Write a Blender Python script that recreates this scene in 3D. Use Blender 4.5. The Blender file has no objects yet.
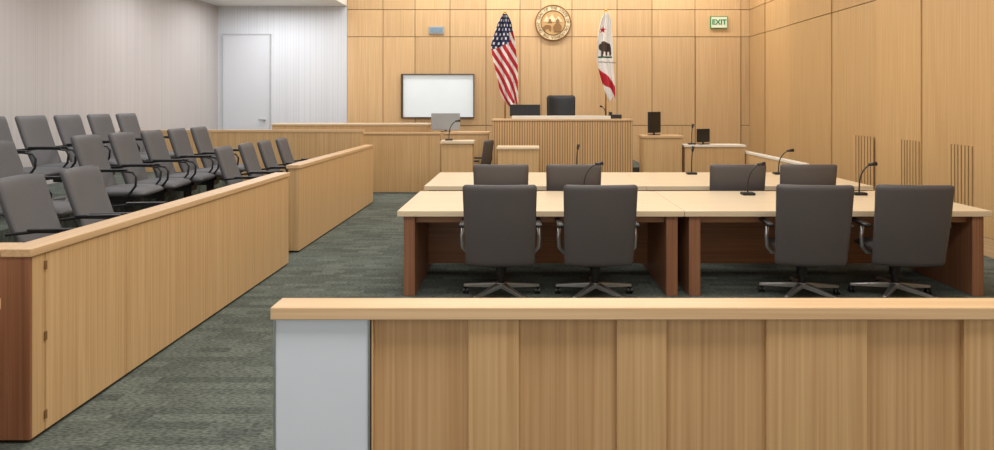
import bpy, math, random
from mathutils import Vector, Matrix
random.seed(4)
scene=bpy.context.scene
COL=scene.collection
scene.view_settings.view_transform='Standard'
scene.view_settings.look='None'
H=1.68; F=650.0
def lin(c):
    c=c/255.0
    return c/12.92 if c<=0.04045 else ((c+0.055)/1.055)**2.4
def rgb(r,g,b): return (lin(r),lin(g),lin(b),1)
# ---------------- materials
def newmat(name):
    m=bpy.data.materials.new(name); m.use_nodes=True
    nt=m.node_tree; b=nt.nodes['Principled BSDF']
    return m,nt,b
def plain(name,col,rough=0.5,metal=0.0,emit=0,noise=0.06,scale=40):
    m,nt,b=newmat(name)
    tc=nt.nodes.new('ShaderNodeTexCoord'); n=nt.nodes.new('ShaderNodeTexNoise'); n.inputs['Scale'].default_value=scale
    nt.links.new(tc.outputs['Object'],n.inputs['Vector'])
    r=nt.nodes.new('ShaderNodeValToRGB')
    r.color_ramp.elements[0].position=0.3; r.color_ramp.elements[1].position=0.7
    r.color_ramp.elements[0].color=tuple(c*(1-noise) for c in col[:3])+(1,)
    r.color_ramp.elements[1].color=tuple(min(1,c*(1+noise)) for c in col[:3])+(1,)
    nt.links.new(n.outputs['Fac'],r.inputs['Fac']); nt.links.new(r.outputs['Color'],b.inputs['Base Color'])
    b.inputs['Roughness'].default_value=rough; b.inputs['Metallic'].default_value=metal
    if emit:
        b.inputs['Emission Color'].default_value=col; b.inputs['Emission Strength'].default_value=emit
    return m
def wood(name,c1,c2,axis='Z',rough=0.4,var=0.12):
    m,nt,b=newmat(name)
    tc=nt.nodes.new('ShaderNodeTexCoord'); mp=nt.nodes.new('ShaderNodeMapping')
    s={'Z':(75,75,0.8),'X':(0.8,75,75),'Y':(75,0.8,75)}[axis]
    mp.inputs['Scale'].default_value=s
    geo=nt.nodes.new('ShaderNodeNewGeometry')
    add=nt.nodes.new('ShaderNodeVectorMath'); add.operation='ADD'
    mul=nt.nodes.new('ShaderNodeMath'); mul.operation='MULTIPLY'; mul.inputs[1].default_value=37.0
    nt.links.new(geo.outputs['Random Per Island'],mul.inputs[0])
    nt.links.new(tc.outputs['Object'],mp.inputs['Vector'])
    nt.links.new(mp.outputs['Vector'],add.inputs[0]); nt.links.new(mul.outputs[0],add.inputs[1])
    n=nt.nodes.new('ShaderNodeTexNoise'); n.inputs['Scale'].default_value=1.0; n.inputs['Detail'].default_value=6; n.inputs['Distortion'].default_value=0.3
    nt.links.new(add.outputs[0],n.inputs['Vector'])
    r=nt.nodes.new('ShaderNodeValToRGB'); r.color_ramp.elements[0].position=0.33; r.color_ramp.elements[1].position=0.67
    r.color_ramp.elements[0].color=c2; r.color_ramp.elements[1].color=c1
    nt.links.new(n.outputs['Fac'],r.inputs['Fac'])
    mr=nt.nodes.new('ShaderNodeMapRange'); mr.inputs['To Min'].default_value=1-var; mr.inputs['To Max'].default_value=1+var*0.5
    nt.links.new(geo.outputs['Random Per Island'],mr.inputs['Value'])
    sc=nt.nodes.new('ShaderNodeVectorMath'); sc.operation='SCALE'
    nt.links.new(r.outputs['Color'],sc.inputs[0]); nt.links.new(mr.outputs[0],sc.inputs['Scale'])
    nt.links.new(sc.outputs[0],b.inputs['Base Color'])
    b.inputs['Roughness'].default_value=rough
    return m
def ribbed(name,c1,c2,axis,freq,wmix=.3):
    m,nt,b=newmat(name)
    tc=nt.nodes.new('ShaderNodeTexCoord'); w=nt.nodes.new('ShaderNodeTexWave')
    w.wave_type='BANDS'; w.bands_direction=axis; w.inputs['Scale'].default_value=freq; w.inputs['Distortion'].default_value=0
    nt.links.new(tc.outputs['Object'],w.inputs['Vector'])
    n=nt.nodes.new('ShaderNodeTexNoise'); mp=nt.nodes.new('ShaderNodeMapping'); mp.inputs['Scale'].default_value=(14,14,0.15)
    nt.links.new(tc.outputs['Object'],mp.inputs['Vector']); nt.links.new(mp.outputs['Vector'],n.inputs['Vector']); n.inputs['Scale'].default_value=1.0
    mx=nt.nodes.new('ShaderNodeMath'); mx.operation='MULTIPLY_ADD'; mx.inputs[1].default_value=wmix
    nt.links.new(w.outputs['Fac'],mx.inputs[0])
    m2=nt.nodes.new('ShaderNodeMath'); m2.operation='MULTIPLY'; m2.inputs[1].default_value=1-wmix
    nt.links.new(n.outputs['Fac'],m2.inputs[0]); nt.links.new(m2.outputs[0],mx.inputs[2])
    r=nt.nodes.new('ShaderNodeValToRGB'); r.color_ramp.elements[0].color=c2; r.color_ramp.elements[1].color=c1
    r.color_ramp.elements[0].position=0.1; r.color_ramp.elements[1].position=0.8
    nt.links.new(mx.outputs[0],r.inputs['Fac']); nt.links.new(r.outputs['Color'],b.inputs['Base Color'])
    b.inputs['Roughness'].default_value=0.75
    return m
def carpet():
    m,nt,b=newmat('carpet')
    tc=nt.nodes.new('ShaderNodeTexCoord')
    br=nt.nodes.new('ShaderNodeTexBrick'); br.inputs['Scale'].default_value=1.0
    br.inputs['Brick Width'].default_value=0.22; br.inputs['Row Height'].default_value=0.08; br.inputs['Mortar Size'].default_value=0.0
    br.offset=0.37; br.inputs['Color1'].default_value=rgb(84,90,84); br.inputs['Color2'].default_value=rgb(106,113,105)
    nt.links.new(tc.outputs['Object'],br.inputs['Vector'])
    br2=nt.nodes.new('ShaderNodeTexBrick'); br2.inputs['Scale'].default_value=1.0
    br2.inputs['Brick Width'].default_value=0.5; br2.inputs['Row Height'].default_value=0.5; br2.inputs['Mortar Size'].default_value=0.0
    br2.offset=0; br2.inputs['Color1'].default_value=(0.92,0.92,0.92,1); br2.inputs['Color2'].default_value=(1.05,1.05,1.05,1)
    nt.links.new(tc.outputs['Object'],br2.inputs['Vector'])
    mp=nt.nodes.new('ShaderNodeMapping'); mp.inputs['Scale'].default_value=(35,100,14)
    n=nt.nodes.new('ShaderNodeTexNoise'); n.inputs['Scale'].default_value=1.0; n.inputs['Detail'].default_value=3
    nt.links.new(tc.outputs['Object'],mp.inputs['Vector']); nt.links.new(mp.outputs['Vector'],n.inputs['Vector'])
    r=nt.nodes.new('ShaderNodeValToRGB'); r.color_ramp.elements[0].position=0.38; r.color_ramp.elements[1].position=0.62
    r.color_ramp.elements[0].color=(0.62,0.62,0.62,1); r.color_ramp.elements[1].color=(1.3,1.3,1.3,1)
    nt.links.new(n.outputs['Fac'],r.inputs['Fac'])
    a=nt.nodes.new('ShaderNodeVectorMath'); a.operation='MULTIPLY'
    c=nt.nodes.new('ShaderNodeVectorMath'); c.operation='MULTIPLY'
    nt.links.new(br.outputs['Color'],a.inputs[0]); nt.links.new(br2.outputs['Color'],a.inputs[1])
    nt.links.new(a.outputs[0],c.inputs[0]); nt.links.new(r.outputs['Color'],c.inputs[1])
    nt.links.new(c.outputs[0],b.inputs['Base Color']); b.inputs['Roughness'].default_value=0.95
    b.inputs['Specular IOR Level'].default_value=0.1
    return m
W_V=wood('maple_vertical',rgb(216,181,132),rgb(196,157,108),'Z',0.38,0.05)
W_BAR=wood('maple_bar',rgb(204,164,116),rgb(182,140,94),'Z',0.38,0.05)
W_BAT=wood('maple_batten',rgb(209,170,121),rgb(190,149,101),'Z',0.38,0.04)
W_BACK=wood('maple_wall',rgb(220,187,141),rgb(204,167,120),'Z',0.42,0.12)
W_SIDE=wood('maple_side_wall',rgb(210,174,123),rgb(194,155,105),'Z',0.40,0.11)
W_X=wood('maple_cap_x',rgb(221,187,144),rgb(204,166,122),'X',0.35,0.04)
W_Y=wood('maple_cap_y',rgb(221,187,144),rgb(204,166,122),'Y',0.35,0.04)
W_TOP=wood('pale_table_top',rgb(232,213,183),rgb(220,197,163),'X',0.3,0.03)
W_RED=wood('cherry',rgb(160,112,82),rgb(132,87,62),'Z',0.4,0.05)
W_REDX=wood('cherry_x',rgb(178,128,92),rgb(150,104,74),'X',0.4,0.05)
GROOVE=plain('groove_dark',rgb(112,78,46),0.8)
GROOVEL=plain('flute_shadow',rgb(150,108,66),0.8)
CARPET=carpet()
GREYRIB=ribbed('grey_fabric_panel',rgb(200,197,197),rgb(182,178,178),'Y',9)
WHITERIB=ribbed('white_ribbed_panel',rgb(222,227,234),rgb(202,207,214),'X',5,.2)
WHITE=plain('white_paint',rgb(235,235,232),0.6,noise=0.01)
DOORW=plain('door_white',rgb(212,217,224),0.5,noise=0.01)
FAB=plain('charcoal_upholstery',rgb(84,79,78),0.55,noise=0.08,scale=150)
FAB2=plain('grey_upholstery',rgb(90,90,93),0.6,noise=0.1,scale=150)
BLK=plain('black_plastic',rgb(26,26,28),0.4)
BLKL=plain('black_leather',rgb(24,24,26),0.35)
CHR=plain('brushed_aluminium',rgb(190,190,192),0.3,0.9)
GLS=plain('frosted_glass',rgb(214,219,226),0.3,noise=0.015,scale=3)
GREYP=plain('grey_plastic',rgb(160,165,168),0.5)
GOLD=plain('gold_metal',rgb(205,160,80),0.35,0.8)
BRZ=plain('tan_relief',rgb(196,158,104),0.5,0.1)
BRZD=plain('bronze_dark',rgb(140,104,62),0.5,0.3)
RIM=plain('antique_gold_rim',rgb(190,150,92),0.4,0.4)
SEALB=plain('seal_field',rgb(225,205,165),0.5,0.1)
FRAME=plain('dark_bronze_frame',rgb(80,66,52),0.4,0.3)
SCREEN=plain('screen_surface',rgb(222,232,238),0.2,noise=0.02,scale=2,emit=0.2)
FR=plain('flag_red',rgb(190,35,50),0.8); FWH=plain('flag_white',rgb(238,236,232),0.8); FB=plain('flag_blue',rgb(36,44,88),0.8)
FBR=plain('flag_brown',rgb(70,56,46),0.8); FG=plain('flag_green',rgb(40,95,60),0.8)
GREEN=plain('exit_green',rgb(10,130,70),0.5,emit=0.2)
SIGNW=plain('sign_acrylic',rgb(222,228,205),0.3,emit=0.1)
BLUEG=plain('blue_grey_cover',rgb(120,145,165),0.4)
VENT=plain('vent_dark',rgb(104,74,44),0.8)
WHITETOP=plain('white_counter',rgb(232,226,212),0.4,noise=0.01)

# ---------------- mesh builder
class M:
    def __init__(s): s.v=[]; s.f=[]; s.mi=[]; s.cur=0
    def _add(s,vs,fs,mi=None):
        o=len(s.v); s.v+= [tuple(v) for v in vs]; s.f+=[tuple(i+o for i in f) for f in fs]; s.mi+=[s.cur if mi is None else mi]*len(fs); return s
    def box(s,x0,x1,y0,y1,z0,z1,mat=None,mi=None):
        vs=[Vector(p) for p in [(x0,y0,z0),(x1,y0,z0),(x1,y1,z0),(x0,y1,z0),(x0,y0,z1),(x1,y0,z1),(x1,y1,z1),(x0,y1,z1)]]
        if mat is not None: vs=[mat@v for v in vs]
        return s._add(vs,[(0,3,2,1),(4,5,6,7),(0,1,5,4),(1,2,6,5),(2,3,7,6),(3,0,4,7)],mi)
    def cyl(s,p0,p1,r0,r1=None,seg=16,mi=None):
        r1=r0 if r1 is None else r1
        p0=Vector(p0);p1=Vector(p1);d=(p1-p0).normalized()
        a=d.orthogonal().normalized(); b=d.cross(a)
        vs=[]
        for p,r in((p0,r0),(p1,r1)):
            for i in range(seg):
                t=2*math.pi*i/seg; vs.append(p+a*math.cos(t)*r+b*math.sin(t)*r)
        fs=[(i,(i+1)%seg,seg+(i+1)%seg,seg+i) for i in range(seg)]+[tuple(range(seg))[::-1],tuple(range(seg,2*seg))]
        return s._add(vs,fs,mi)
    def tube(s,pts,r,seg=8):
        pts=[Vector(p) for p in pts]; n=len(pts); vs=[];prev=None
        for k,p in enumerate(pts):
            d=(pts[min(k+1,n-1)]-pts[max(k-1,0)]).normalized()
            a=d.orthogonal().normalized() if prev is None else (prev-d*prev.dot(d)).normalized()
            prev=a; b=d.cross(a)
            for i in range(seg):
                t=2*math.pi*i/seg; vs.append(p+a*math.cos(t)*r+b*math.sin(t)*r)
        fs=[]
        for k in range(n-1):
            for i in range(seg):
                fs.append((k*seg+i,k*seg+(i+1)%seg,(k+1)*seg+(i+1)%seg,(k+1)*seg+i))
        fs+=[tuple(range(seg))[::-1],tuple(range((n-1)*seg,n*seg))]
        return s._add(vs,fs)
    def slab(s,fn,n=14,m=14):
        def wp(t): # denser near the edges
            return math.sin(t*math.pi/2)
        vs=[]
        for side in(1,-1):
            for j in range(m+1):
                for i in range(n+1):
                    vs.append(fn(wp(-1+2*i/n),wp(-1+2*j/m),side))
        N=(n+1)*(m+1); fs=[]
        for j in range(m):
            for i in range(n):
                a=j*(n+1)+i; q=(a,a+1,a+n+2,a+n+1)
                fs.append(q); fs.append(tuple(N+k for k in q[::-1]))
        edge=[i for i in range(n+1)]+[j*(n+1)+n for j in range(1,m+1)]+[m*(n+1)+i for i in range(n-1,-1,-1)]+[j*(n+1) for j in range(m-1,0,-1)]
        L=len(edge)
        for k in range(L):
            a=edge[k];b=edge[(k+1)%L]; fs.append((b,a,N+a,N+b))
        return s._add(vs,fs)
    def prism(s,pts,y0,y1,mi=None):
        n=len(pts); vs=[(x,y0,z) for x,z in pts]+[(x,y1,z) for x,z in pts]
        fs=[tuple(range(n)),tuple(range(n,2*n))[::-1]]+[((i+1)%n,i,n+i,n+(i+1)%n) for i in range(n)]
        return s._add(vs,fs,mi)
    def obj(s,name,mats,parent=None,loc=(0,0,0),smooth=False,bevel=0,label=None):
        me=bpy.data.meshes.new(name); me.from_pydata(s.v,[],s.f); me.update()
        if not isinstance(mats,(list,tuple)): mats=[mats]
        for m in mats: me.materials.append(m)
        for p,i in zip(me.polygons,s.mi): p.material_index=i; p.use_smooth=smooth
        o=bpy.data.objects.new(name,me); COL.objects.link(o); o.location=loc
        if parent: o.parent=parent
        if bevel:
            b=o.modifiers.new('bevel','BEVEL'); b.width=bevel; b.segments=2; b.limit_method='ANGLE'
        if label: o['label']=label
        return o
def thing(name,loc,label,category,group=None,rz=0):
    e=bpy.data.objects.new(name,None); COL.objects.link(e); e.location=loc; e.rotation_euler=(0,0,rz); e.empty_display_size=0.2
    e['label']=label; e['category']=category
    if group: e['group']=group
    return e
def tag(o,label,category,group=None):
    o['label']=label; o['category']=category
    if group: o['group']=group
    return o
def struct(o): o['kind']='structure'; return o
def dup(src,loc,rz,label=None):
    kids={}
    for o in list(bpy.data.objects):
        if o.parent: kids.setdefault(o.parent.name,[]).append(o)
    def cp(o,par):
        c=o.copy(); COL.objects.link(c)
        if par: c.parent=par
        for ch in kids.get(o.name,[]): cp(ch,c)
        return c
    c=cp(src,None); c.location=loc; c.rotation_euler=(0,0,rz)
    if label: c['label']=label
    return c
def textmesh(txt,size,extr,name,mat,parent=None,loc=(0,0,0),rot=(math.pi/2,0,0),bold=0):
    cu=bpy.data.curves.new(name,'FONT'); cu.body=txt; cu.size=size; cu.extrude=extr; cu.offset=bold; cu.align_x='CENTER'; cu.align_y='CENTER'; cu.resolution_u=3
    t=bpy.data.objects.new(name+'_tmp',cu); COL.objects.link(t)
    bpy.context.view_layer.update()
    me=bpy.data.meshes.new_from_object(t.evaluated_get(bpy.context.evaluated_depsgraph_get()))
    bpy.data.objects.remove(t)
    me.materials.clear(); me.materials.append(mat)
    o=bpy.data.objects.new(name,me); COL.objects.link(o); o.location=loc; o.rotation_euler=rot
    if parent: o.parent=parent
    return o

# ---------------- room
YB=14.6; XL=-6.79; XR=5.17
def bx(px,d): return (px-520)*d/F
def bz(py,d): return H-(py-104)*d/F
m=M(); m.box(XL-.2,XR+.2,-3,YB+.4,-0.1,0); struct(m.obj('floor',CARPET))
m=M(); m.box(XL-.2,XL,-3,YB+.2,0,5.3)
struct(m.obj('wall_left',GREYRIB))
XS=bx(347,YB)
m=M(); m.box(XL,XS,YB,YB+.2,0,5.3); struct(m.obj('wall_back_white',WHITERIB))
m=M(); m.box(XS,XR,YB+.03,YB+.2,0,5.3,mi=1)
xs=[347,383,415,450,486,520,541,572,617,652,695,741,753]
zs=[0,1.2,3.19,3.80,5.3]
g=.0065
for i in range(len(xs)-1):
    for j in range(4):
        if xs[i]==695 and j<2: continue
        a=bx(xs[i],YB); b=min(bx(xs[i+1],YB),XR-.005)
        m.box(a+g,b-g,YB,YB+.03,zs[j]+g,zs[j+1]-g)
struct(m.obj('wall_back',[W_BACK,GROOVE]))
m=M(); m.box(bx(224,YB),bx(270,YB),YB-.03,YB-.002,0,bz(35,YB)); d1=struct(m.obj('door_1',DOORW))
m=M(); a,b,t=bx(224,YB),bx(270,YB),bz(35,YB); w=.025
m.box(a-w,a,YB-.045,YB-.002,0,t+w).box(b,b+w,YB-.045,YB-.002,0,t+w).box(a,b,YB-.045,YB-.002,t,t+w); struct(m.obj('trim_1',plain('door_frame_grey',rgb(186,190,194),0.5)))
m=M(); m.cyl((b-.1,YB-.03,1.32),(b-.1,YB-.09,1.32),.02).box(b-.22,b-.08,YB-.1,YB-.08,1.31,1.34); m.obj('door_handle',CHR,parent=d1,bevel=.004)
m=M(); m.box(bx(695,YB)+.014,bx(741,YB)-.014,YB-.01,YB+.028,0.01,3.18); d2=struct(m.obj('door_2',W_BACK))
m=M(); m.cyl((4.05,YB-.01,1.02),(4.05,YB-.06,1.02),.02).box(4.03,4.17,YB-.07,YB-.05,1.01,1.04); m.obj('door_handle',CHR,parent=d2)
m=M(); m.box(XR+.03,XR+.2,-3,YB+.2,0,5.3,mi=1)
ys=[-2.9,-1.5,-.1,1.2,2.4,3.6,4.7,5.8,6.6,7.43,8.36,9.41,10.77,12.45,13.7,YB-.01]
for i in range(len(ys)-1):
    for j,(z0,z1) in enumerate([(0.2,3.19),(3.19,3.8),(3.8,5.3)]):
        dx=0.0 if (i%2) else 0.015
        m.box(XR-dx,XR+.03,ys[i]+g,ys[i+1]-g,z0+g,z1-g)
struct(m.obj('wall_right',[W_SIDE,GROOVE]))
m=M(); m.box(XR-.02,XR+.02,-2.9,YB-.02,0,.2); struct(m.obj('baseboard_right',W_Y))
for k,(yc,wd) in enumerate([(7.6,.36),(8.6,.38),(9.74,.5)]):
    t=thing('wall_vent',(XR-.016,yc,.46),'wooden louvred air grille with dark vertical slots in panelled wall','vent','slotted wall vents')
    m=M(); m.box(-.006,.0,-wd/2,wd/2,0,.74); m.obj('backing',VENT,t)
    m=M(); n=6
    for i in range(n+1):
        y=-wd/2+wd*i/n; m.box(-.014,-.006,y-wd/n*.33,y+wd/n*.33,0,.74)
    m.obj('slat_screen',W_SIDE,t)
m=M(); m.box(XL-.2,XS,-3,YB+.2,3.88,3.98).box(XS-.05,XS,-3,YB+.2,3.98,5.3).box(XS,XR+.2,-3,YB+.2,5.3,5.4); struct(m.obj('ceiling',WHITE))

# ---------------- jury box
XJ=-2.42
t=thing('jury_box_wall',(XJ,5,0),'low maple veneered jury box front wall with flat wooden rail','partition')
def rel(t,*b):
    l=t.location; return (b[0]-l.x,b[1]-l.x,b[2]-l.y,b[3]-l.y,b[4],b[5])
m=M()
for a,b in [(3.225,3.31),(3.316,4.0),(4.006,6.8)]:
    m.box(*rel(t,XJ-.12,XJ,a,b,.02,.925))
m.obj('panel',W_V,t,bevel=.002)
m=M(); m.box(*rel(t,XJ-.14,XJ+.012,3.20,6.81,.925,.965)); m.obj('top_rail',W_Y,t,bevel=.004)
for z in (.86,.5,.10):
    m=M(); m.box(*rel(t,XJ,XJ+.006,3.304,3.320,z-.022,z+.022)); m.obj('hinge',BRZD,t)
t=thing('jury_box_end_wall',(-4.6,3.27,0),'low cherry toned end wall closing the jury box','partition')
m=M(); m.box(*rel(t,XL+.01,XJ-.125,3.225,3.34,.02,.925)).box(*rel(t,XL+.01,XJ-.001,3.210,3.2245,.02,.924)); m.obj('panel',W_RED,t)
m=M(); m.box(*rel(t,XL+.01,XJ-.145,3.20,3.36,.925,.965)); m.obj('top_rail',W_X,t,bevel=.004)
t=thing('jury_box_wall',(-2.5,9.2,0),'second low maple jury box wall beyond the entrance gap','partition')
m=M()
for a,b in [(7.35,9.2),(9.206,11.05)]: m.box(*rel(t,-2.62,-2.5,a,b,.02,.95))
m.obj('panel',W_V,t,bevel=.002)
m=M(); m.box(*rel(t,-2.64,-2.488,7.335,11.06,.95,.99)); m.obj('top_rail',W_Y,t,bevel=.004)
m=M(); m.box(-3.82,-2.66,3.37,11.0,0,.15).box(-4.72,-3.82,3.37,11.0,0,.34).box(XL+.01,-4.72,3.37,11.0,0,.53)
tag(m.obj('jury_platform',CARPET),'stepped carpeted platform carrying the rows of jury seats','platform')
t=thing('jury_back_partition',(-5,11.06,0),'maple partition closing the far end of the jury box','partition')
m=M(); m.box(*rel(t,XL+.01,-2.68,11.02,11.12,0,1.2)); m.obj('panel',W_V,t)
m=M(); m.box(*rel(t,XL+.01,-2.66,11.01,11.14,1.2,1.24)); m.obj('top_rail',W_X,t)

# ---------------- front bar
def barthing(x0,x1,lab):
    t=thing('courtroom_bar',((x0+x1)/2,2.39,0),lab,'partition')
    m=M(); m.box(*rel(t,x0,x1,2.33,2.45,.905,.95)); m.obj('top_rail',W_X,t,bevel=.004)
    return t
x0=bx(270,2.33)
t=barthing(x0,5.1,'low maple gallery rail with raised battens and frosted glass end')
gx=bx(371,2.35)
m=M(); m.box(*rel(t,gx,5.1,2.375,2.43,.0,.905)); m.obj('panel',W_BAR,t)
S=650/2.35
for a,b in [(371,373),(468,519),(617,667),(767,868),(965,1063),(1160,1210),(1310,1360),(1460,1510),(1610,1660),(1760,1800)]:
    m=M(); m.box(*rel(t,(a-520)/S,(b-520)/S,2.355,2.375,.0,.904)); m.obj('batten',W_BAT,t,bevel=.0015)
m=M(); m.box(*rel(t,x0+.012,gx-.012,2.355,2.42,.0,.90)); m.obj('glass_panel',GLS,t,label='frosted grey white glass panel')
m=M(); m.box(*rel(t,x0+.004,x0+.012,2.35,2.43,.0,.905)).box(*rel(t,gx-.012,gx-.004,2.35,2.43,.0,.905)).box(*rel(t,x0+.004,gx-.004,2.35,2.43,.9,.905)); m.obj('metal_frame',CHR,t)
t=barthing(-6.7,-1.955,'low maple gallery rail across the aisle gap')
m=M(); m.box(*rel(t,-6.7,-1.96,2.37,2.43,.0,.905)); m.obj('panel',W_BAR,t)

# ---------------- tables
def table(x0,x1,y0,y1,lab):
    t=thing('counsel_table',((x0+x1)/2,(y0+y1)/2,0),lab,'table','counsel tables')
    m=M(); m.box(*rel(t,x0+.002,x1-.002,y0,y1,.70,.75)); m.obj('tabletop',W_TOP,t,bevel=.004)
    for a in (x0+.05,x1-.05-.10):
        m=M(); m.box(*rel(t,a,a+.10,y0+.04,y1-.06,0,.70)); m.obj('leg_panel',W_RED,t,bevel=.003)
    m=M(); m.box(*rel(t,x0+.15,x1-.15,y1-.42,y1-.38,.08,.70)); m.obj('modesty_panel',W_REDX,t)
    m=M(); m.box(*rel(t,x0+.15,x1-.15,y0+.12,y0+.15,.63,.70)); m.obj('apron',W_REDX,t)
    return t
L='long pale maple topped counsel table with cherry panel legs'
XA,XM,XE=-1.07,1.43,4.11
table(XA,XM,5.65,6.95,L); table(XM,XE,5.65,6.95,L)
table(XA-.02,XM,7.37,8.85,L); table(XM,XE-.1,7.37,8.85,L)

# ---------------- chairs
def rounded(hw,h,r,v):
    dv=(1-abs(v))*h/2
    if dv<r: return hw-(r-math.sqrt(max(0,r*r-(r-dv)**2)))
    return hw
def make_chair(name,loc,rz,label,cat,group,bw=.61,bt=1.02,bb=.33,fab=FAB,recline=.12,armstyle='pad',cr=.03,th0=.03):
    t=thing(name,loc,label,cat,group,rz)
    def back(u,v,s):
        z=(bt+bb)/2+v*(bt-bb)/2
        hw=rounded((bw/2)*(0.94+.06*(v+1)/2),bt-bb,cr,v)
        x=u*hw
        th=th0*math.sqrt(max(0.10,(1-abs(u)**16)*(1-abs(v)**20)))
        y=-.27-recline*((v+1)/2)**1.2+.04*u*u+s*th - .012*math.cos(v*2.2)
        return (x,y,z)
    m=M(); m.slab(back,20,24); m.obj('backrest',fab,t,smooth=True)
    def seat(u,v,s):
        hw=rounded(.26,.5,.06,v)
        th=.04*math.sqrt(max(0.05,(1-abs(u)**8)*(1-abs(v)**8)))
        return (u*hw,v*.25,.45+s*th-.02*max(0,v)**3)
    m=M(); m.slab(seat,14,14); m.obj('seat',fab,t,smooth=True)
    for sx in(-1,1):
        if armstyle=='pad':
            m=M(); m.box(sx*.32-.028,sx*.32+.028,-.24,.10,.645,.675); a=m.obj('armrest',BLK,t,bevel=.012)
            m=M(); m.tube([(sx*.32,-.12,.645),(sx*.33,-.12,.55),(sx*.325,-.12,.46),(sx*.28,-.10,.405),(sx*.15,-.05,.40)],.016); m.obj('support',CHR,a,smooth=True)
        else:
            m=M(); m.tube([(sx*.27,-.34,.655),(sx*.275,-.15,.675),(sx*.275,.08,.67),(sx*.275,.17,.655),(sx*.275,.20,.61),(sx*.27,.19,.52),(sx*.26,.12,.43),(sx*.2,.05,.405)],.011,8); a=m.obj('armrest',BLK,t,smooth=True)
            m=M(); m.box(sx*.275-.018,sx*.275+.018,-.20,.12,.678,.695); m.obj('arm_pad',BLK,a,bevel=.008)
    m=M(); m.box(-.12,.12,-.18,.12,.36,.41).box(-.09,.09,-.14,.08,.29,.36).cyl((0,0,.37),(0,0,.20),.045).cyl((0,0,.25),(0,0,.10),.03); m.obj('column',BLK,t,bevel=.006)
    m=M(); m.cyl((0,0,.085),(0,0,.13),.05)
    for i in range(5):
        an=math.pi*2*i/5+.3; R=Matrix.Rotation(an,4,'Z')
        vs=[(.02,-.026,.085),(.35,-.016,.062),(.35,.016,.062),(.02,.026,.085),(.02,-.024,.13),(.35,-.014,.085),(.35,.014,.085),(.02,.024,.13)]
        m._add([R@Vector(v) for v in vs],[(0,3,2,1),(4,5,6,7),(0,1,5,4),(1,2,6,5),(2,3,7,6),(3,0,4,7)])
    sb=m.obj('star_base',CHR,t,bevel=.004)
    for i in range(5):
        an=math.pi*2*i/5+.3; cx,cy=.335*math.cos(an),.335*math.sin(an)
        m=M()
        m.cyl((cx-.022,cy,.028),(cx-.006,cy,.028),.028,seg=12).cyl((cx+.006,cy,.028),(cx+.022,cy,.028),.028,seg=12).cyl((cx,cy,.03),(cx,cy,.065),.008,seg=8)
        m.obj('caster',BLK,sb)
    return t
lab='charcoal upholstered swivel armchair on star base at counsel table'
c0=make_chair('swivel_chair',(bx(501,5.66),5.66,0),0,lab,'chair','counsel chairs')
dup(c0,(bx(595,5.66),5.66,0),.02)
dup(c0,(bx(802,5.66),5.66,0),-.12)
dup(c0,(bx(895,5.66),5.66,0),-.10)
for px,rz in ((501,0),(573,.02),(738,-.03),(809,-.05)):
    dup(c0,(bx(px,7.15),7.46,0),rz)
labj='grey upholstered jury armchair with black loop arms on platform'
RJ=-math.pi/2+.10
j0=make_chair('jury_chair',(-3.12,4.64,.15),RJ,labj,'chair','jury chairs',bw=.50,bt=1.02,bb=.42,fab=FAB2,recline=.2,armstyle='loop')
for d in (5.27,7.79,8.43,9.03,9.68): dup(j0,(-3.12,d,.15),RJ)
for d in (5.55,6.73,7.32,7.92,8.5,9.08): dup(j0,(-4.05,d,.34),RJ)
for d in (6.66,7.24,7.82,8.40,8.98): dup(j0,(-5.0,d,.53),RJ)

# ---------------- microphones
def mic(x,y,z,dirx,h=.33,diry=0):
    t=thing('gooseneck_microphone',(x,y,z),'slim black gooseneck microphone on a flat base','microphone','desk microphones')
    m=M(); m.box(-.065,.065,-.05,.05,0,.028); m.obj('base',BLK,t,bevel=.008)
    pts=[]
    for i in range(11):
        a=i/10; pts.append((dirx*(a**3)*.14,diry*(a**3)*.1,.02+h*(a-.12*a**4)))
    m=M(); m.tube(pts,.0075,8); m.obj('gooseneck',BLK,t,smooth=True)
    p=Vector(pts[-1]); q=p+Vector((dirx*.08,diry*.05,.008 if abs(dirx)>.3 else .06))
    m=M(); m.cyl(p-(q-p)*.2,q,.014,.022,12); m.obj('microphone_head',BLK,t,smooth=True)
    return t
for x,y,dx,h in ((2.33,6.65,.8,.33),(3.47,6.65,.8,.33),(.66,6.7,.9,.33),(2.27,8.6,0.1,.33),(3.42,8.6,.9,.33),(.75,8.6,.1,.36)):
    mic(x,y,.75,dx,h)

# ---------------- judge bench area
def bench(name,label,cat,x0,x1,y0,y1,z,topz,fmat=W_V,tmat=W_X,slats=0,over=.02):
    t=thing(name,((x0+x1)/2,(y0+y1)/2,0),label,cat)
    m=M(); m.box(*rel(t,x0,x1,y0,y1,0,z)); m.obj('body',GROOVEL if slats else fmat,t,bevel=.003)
    m=M(); m.box(*rel(t,x0-over,x1+over,y0-over-(.03 if slats else 0),y1,z,topz)); m.obj('countertop',tmat,t,bevel=.003)
    if slats:
        m=M(); n=slats; w=(x1-x0)/n
        for i in range(n):
            a=x0+w*i; m.box(*rel(t,a+w*.15,a+w*.85,y0-.012,y0,0.05,z))
        m.obj('fluted_front',W_V,t)
    return t
D=12.0
bench('judge_bench','tall judge bench faced with fine vertical wooden slats','judge bench',bx(492,D),bx(633,D),D+.03,D+.55,1.37,1.40,slats=56,over=0.0)
t=thing('bench_ledge',(bx(561,D),12.15,1.40),'raised white topped ledge on the judge bench','ledge')
m=M(); m.box(bx(512,D)-bx(561,D),bx(611,D)-bx(561,D),-.12,.12,0,.06); m.obj('body',WHITETOP,t,bevel=.004)
m=M(); m.box(-.48,2.5,12.6,14.5,0,.45); tag(m.obj('judge_platform',CARPET),'raised carpeted platform behind the judge bench','platform')
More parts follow.
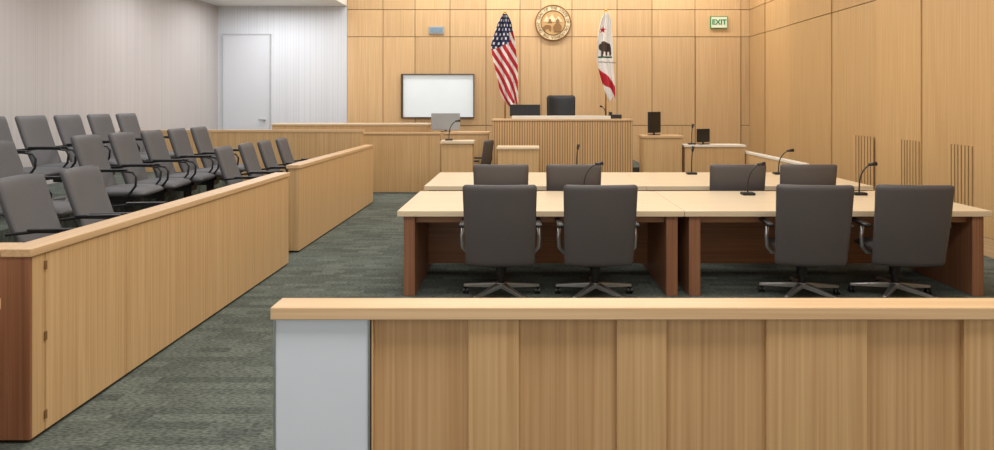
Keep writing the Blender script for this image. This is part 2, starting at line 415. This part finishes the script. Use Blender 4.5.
jc=make_chair('judge_chair',(bx(562,13.2),13.2,.45),math.pi,'black leather high back judge chair behind the bench','chair',None,bw=.60,bt=1.41,bb=.40,fab=BLKL,recline=.1,cr=.06)
def monitor(x,y,z,w,h,rz,label,mat=BLK,lift=.07):
    t=thing('computer_monitor',(x,y,z),label,'monitor',None,rz)
    m=M(); m.box(-.1,.1,-.07,.07,0,.012); m.obj('stand_foot',BLK,t,bevel=.004)
    m=M(); m.cyl((0,0,.01),(0,0,lift+h*.5),.018); m.obj('stand_post',BLK,t)
    m=M(); m.box(-w/2,w/2,-.03,.02,lift,lift+h); m.obj('housing',mat,t,bevel=.008)
    m=M(); m.box(-w/2+.015,w/2-.015,.02,.023,lift+.015,lift-.015+h); m.obj('screen',BLKL,t)
    return t
monitor(bx(525,12.45),12.45,1.40,.58,.22,0.0,'black flat monitor seen from behind on the judge bench',lift=.05)
monitor(bx(446,12.8),12.75,1.14,.56,.33,0.05,'light grey monitor seen from behind on the clerk desk',GREYP,lift=.03)
monitor(bx(654,11.75),11.75,1.12,.34,.38,0.75,'black monitor turned sideways on the witness stand',lift=.04)
monitor(bx(703,11.7),11.7,.955,.28,.24,0.5,'small dark monitor turned sideways on the witness desk',lift=.04)
t=thing('desk_phone',(bx(615,12.4),12.42,1.40),'small black desk telephone on the judge bench','telephone')
m=M(); m.box(-.12,.12,-.08,.08,0,.08); m.obj('body',BLK,t,bevel=.01)
m=M(); m.box(-.11,-.06,-.09,.09,.08,.13); m.obj('handset',BLK,t,bevel=.012)
mic(bx(606,12.3),12.35,1.40,-.5,.24)
bench('clerk_bench','low maple clerk bench wall with flat wood rail','desk',bx(300,12.4),bx(440,12.4),12.4,12.5,1.10,1.14)
bench('clerk_counter','raised maple clerk counter with pale top','desk',bx(272,13.0),bx(428,13.0),13.0,13.5,1.25,1.29,tmat=W_TOP)
bench('clerk_desk','maple clerk desk between the low wall and judge bench','desk',bx(443,12.4),bx(488,12.4),12.45,12.95,1.10,1.14)
bench('clerk_stand','small maple stand with pale overhanging top','stand',bx(443,11.3),bx(473,11.3),11.15,11.55,1.0,1.045,tmat=W_TOP,over=.03)
mic(bx(449,11.35),11.35,1.045,.9,.36)
bench('reporter_desk','small maple reporter desk with pale top beside the judge bench','desk',bx(498,11),bx(538,11),10.9,11.4,.92,.955,tmat=W_TOP)
dup(c0,(-.90,11.99,0),1.35,'charcoal swivel chair beside the small reporter desk')
bench('witness_stand','maple witness stand with flat top beside the judge bench','stand',bx(644,11.5),bx(682,11.5),11.5,11.95,1.08,1.12)
bench('witness_desk','lower maple desk with white top beside the witness stand','desk',bx(685,11.5),bx(745,11.5),11.5,11.9,.92,.955,tmat=WHITETOP)
mic(bx(692,11.6),11.62,.955,.1,.33)
t=thing('ramp_side_wall',(4.04,10.5,0),'low side wall with pale flat cap beside the witness desk','partition')
m=M(); m.box(-.04,.04,-1.3,1.2,0,.80); m.obj('panel',W_V,t)
m=M(); m.box(-.05,.05,-1.32,1.22,.80,.84); m.obj('top_rail',WHITETOP,t,bevel=.005)

# ---------------- wall items
DW=YB-.002
t=thing('whiteboard',(bx(438.5,DW),DW,bz(117,DW)),'white display board in dark bronze frame on the panelled wall','whiteboard')
w=70*DW/F/2; h=42*DW/F
m=M(); m.box(-w,w,-.03,0,0,h); m.obj('surface',SCREEN,t)
m=M(); e=.045
m.box(-w-e,-w,-.07,0,-e*.4,h+e*.5).box(w,w+e*.4,-.07,0,-e*.4,h+e*.5).box(-w,w,-.07,0,h,h+e*.5).box(-w,w,-.07,0,-e*.4,0); m.obj('frame',FRAME,t)
t=thing('state_seal',(bx(553,DW),DW,bz(23,DW)),'round carved gold state seal mounted on the panelled wall','seal')
R=18.3*DW/F
m=M(); m.cyl((0,0,0),(0,-.04,0),R,R,48); m.obj('rim',RIM,t)
m=M(); m.cyl((0,-.04,0),(0,-.05,0),R*.93,R*.93,48); m.obj('letter_band',SEALB,t)
m=M()
N=48
for rr in (R*.95,R*.66):
    pts=[(rr*math.cos(2*math.pi*i/N),-.055,rr*math.sin(2*math.pi*i/N)) for i in range(N+1)]
    m.tube(pts,.012,6)
m.obj('ring',BRZD,t,smooth=True)
m=M(); m.cyl((0,-.05,0),(0,-.055,0),R*.64,R*.64,40); m.obj('field',BRZ,t)
m=M(); r=R*.6
m.prism([(-r*.9,.02),(-r*.6,.16),(-r*.4,.08),(-r*.1,.2),(r*.2,.07),(r*.5,.15),(r*.85,.02)],-.063,-.055)
m.obj('mountain_relief',SEALB,t)
m=M(); m.prism([(.02,-.2),(.17,-.2),(.19,-.08),(.13,.0),(.14,.05),(.10,.10),(.06,.05),(.07,0),(.0,-.08)],-.072,-.055); m.obj('seated_figure_relief',BRZD,t)
m=M(); m.prism([(-.2,-.18),(-.17,-.18),(-.16,-.12),(-.1,-.12),(-.08,-.18),(-.05,-.18),(-.04,-.08),(-.08,-.05),(-.17,-.05),(-.22,-.09),(-.24,-.12)],-.07,-.055); m.obj('bear_relief',BRZD,t)
m=M(); m.prism([(-.12,.0),(-.02,.0),(-.04,.03),(-.05,.08),(-.10,.08),(-.1,.03)],-.068,-.055); m.obj('ship_relief',BRZD,t)
txt="THE GREAT SEAL OF THE STATE OF CALIFORNIA "
for i,ch in enumerate(txt):
    if ch==' ': continue
    a=math.radians(250)-2*math.pi*i/len(txt)
    textmesh(ch,.085,.003,'letter',BRZD,t,(R*.8*math.cos(a),-.055,R*.8*math.sin(a)),(math.pi/2,-(a-math.pi/2),0))
t=thing('exit_sign',(bx(718.5,DW),DW,bz(28,DW)),'illuminated EXIT sign with green letters mounted above the door','sign')
w=16*DW/F/2; h=11*DW/F
m=M(); m.box(-w,w,-.05,0,0,h); m.obj('housing',SIGNW,t,bevel=.005)
m=M(); e=.008
m.box(-w-e,w+e,-.055,0,-e,0).box(-w-e,w+e,-.055,0,h,h+e).box(-w-e,-w,-.055,0,0,h).box(w,w+e,-.055,0,0,h); m.obj('frame',GREEN,t)
textmesh('EXIT',.16,.004,'lettering',GREEN,t,(0,-.056,h*.5),bold=.003)
t=thing('wall_indicator_panel',(bx(436.5,DW),DW,bz(34,DW)),'small blue grey rectangular indicator plate on the wall','sign')
m=M(); m.box(-.17,.17,-.03,0,0,.17); m.obj('housing',GREYP,t,bevel=.008)
m=M(); m.box(-.14,.14,-.035,-.03,.03,.14); m.obj('window',BLUEG,t)

# ---------------- flags
def interp(tab,v):
    for (a,x),(b,y) in zip(tab,tab[1:]):
        if v<=b:
            k=(v-a)/(b-a) if b>a else 0
            return x+(y-x)*k
    return tab[-1][1]
def flag(name,label,D,top,bot,left,right,colfn,mats,polex,finy,nu=80,nv=150,phase=0,amp=1):
    t=thing(name,(bx(polex,D),D,.45),label,'flag')
    ox=bx(polex,D)
    m=M(); m.cyl((0,0.03,0),(0,.03,.04),.16,.14,24).cyl((0,.03,.04),(0,.03,.12),.05,.03,16); m.obj('stand',GOLD,t,smooth=False)
    zt=bz(finy,D)-.45
    m=M(); m.cyl((0,.03,.1),(0,.03,zt-.12),.016,seg=12); m.obj('pole',GOLD,t,smooth=True)
    m=M(); m.cyl((0,.03,zt-.14),(0,.03,zt-.09),.03,.035,12).cyl((0,.03,zt-.09),(0,.03,zt-.02),.035,.004,12); m.obj('finial',GOLD,t,smooth=True)
    m=M(); vs=[]
    for j in range(nv+1):
        v=j/nv; py=top+(bot-top)*v
        for i in range(nu+1):
            u=i/nu
            l=interp(left,v); r=interp(right,v)
            px=l+(r-l)*u
            y=-.05-.05*v*math.sin(math.pi*u)-amp*(.03+.04*v)*math.sin(u*13+2.2*v+phase)-.01*math.sin(u*31+v*3)
            dip=6.0*math.sin(u*7+phase)*max(0,v-.6)
            vs.append((bx(px,D)-ox,y,bz(py+dip,D)-.45))
    for j in range(nv):
        for i in range(nu):
            a=j*(nu+1)+i
            m.f.append((a,a+nu+1,a+nu+2,a+1)); m.mi.append(colfn((i+.5)/nu,(j+.5)/nv))
    m.v=vs
    m.obj('cloth',mats,t,smooth=True)
    return t
def usc(u,v):
    if v<.40-.10*u and not (u>.78 and v>.2):
        a=(u*5+ (int(v*20)%2)*.5)%1; b=(v*20)%1
        return 1 if (abs(a-.5)<.2 and abs(b-.5)<.26) else 2
    s=(u*3.2-v*4.6+.25*math.sin(v*6))
    return 0 if (s%1)<.55 else 1
flag('national_flag','draped American flag with stars and red white stripes on pole',13.6,14,105,
 [(0,503),(.1,498),(.35,491),(.5,493),(.68,497),(.85,500),(.93,503),(1,508)],[(0,507),(.08,511),(.3,515),(.6,518),(.85,518),(1,518)],usc,[FR,FWH,FB],505,9)
BEAR=[(.10,.40),(.16,.365),(.26,.36),(.30,.335),(.40,.33),(.62,.345),(.80,.36),(.88,.40),(.90,.475),(.86,.50),(.78,.50),(.76,.455),(.66,.45),(.64,.50),(.54,.50),(.52,.455),(.42,.455),(.38,.505),(.28,.505),(.28,.44),(.18,.435)]
def inside(poly,x,y):
    c=False;n=len(poly);j=n-1
    for i in range(n):
        xi,yi=poly[i];xj,yj=poly[j]
        if (yi>y)!=(yj>y) and x<(xj-xi)*(y-yi)/(yj-yi)+xi: c=not c
        j=i
    return c
STAR=[]
for k in range(10):
    r_=1 if k%2==0 else .42; a_=math.pi/2+k*math.pi/5
    STAR.append((.30+.26*r_*math.cos(a_),.20-.042*r_*math.sin(a_)))
def cac(u,v):
    if inside(STAR,u,v): return 1
    if inside(BEAR,u,v): return 2
    if .508<v<.53 and .1<u<.92: return 3
    if .64<v-.2*u<.80: return 1
    return 0
tf=flag('state_flag','draped white California flag with brown bear and red stripe',13.6,13,99,
 [(0,604),(.1,600),(.3,597),(.55,596),(.7,599),(.88,604),(1,609)],[(0,608),(.1,611),(.3,612),(.6,613),(.9,615),(1,615)],cac,[FWH,FR,FBR,FG],606,7,phase=1,amp=.45)
textmesh('CALIFORNIA REPUBLIC',.036,.001,'lettering',FBR,tf,(0,-.19,bz(63,13.6)-.45),(math.pi/2,.05,0),bold=.001)

# ---------------- lights
def area(x,y,z,sx,sy,p,col=(1,.975,.94),rot=(0,0,0)):
    l=bpy.data.lights.new('ceiling_light','AREA'); l.shape='RECTANGLE'; l.size=sx; l.size_y=sy; l.energy=p; l.color=col
    o=bpy.data.objects.new('ceiling_light',l); COL.objects.link(o); o.location=(x,y,z); o.rotation_euler=rot
    return o
for y,p in ((1.0,210),(5.5,175),(9.5,155)):
    area(.7,y,5.2,5.5,1.2,p)
area(.7,13.4,5.2,8.2,.5,225)
for y in (4,7.5,11,13.4):
    area(-5.3,y,3.8,1.6,1.0,42,(1,.985,.98))
w=bpy.data.worlds.new('world'); scene.world=w; w.use_nodes=True
bg=w.node_tree.nodes['Background']; bg.inputs['Color'].default_value=(1,.985,.97,1); bg.inputs['Strength'].default_value=1.0

# ---------------- camera
cam=bpy.data.cameras.new('camera'); co=bpy.data.objects.new('camera',cam); COL.objects.link(co)
co.location=(0,0,H); co.rotation_euler=(math.pi/2,0,0)
cam.sensor_width=36; cam.lens=F/994*36; cam.shift_x=-23/994; cam.shift_y=-121/994
scene.camera=co
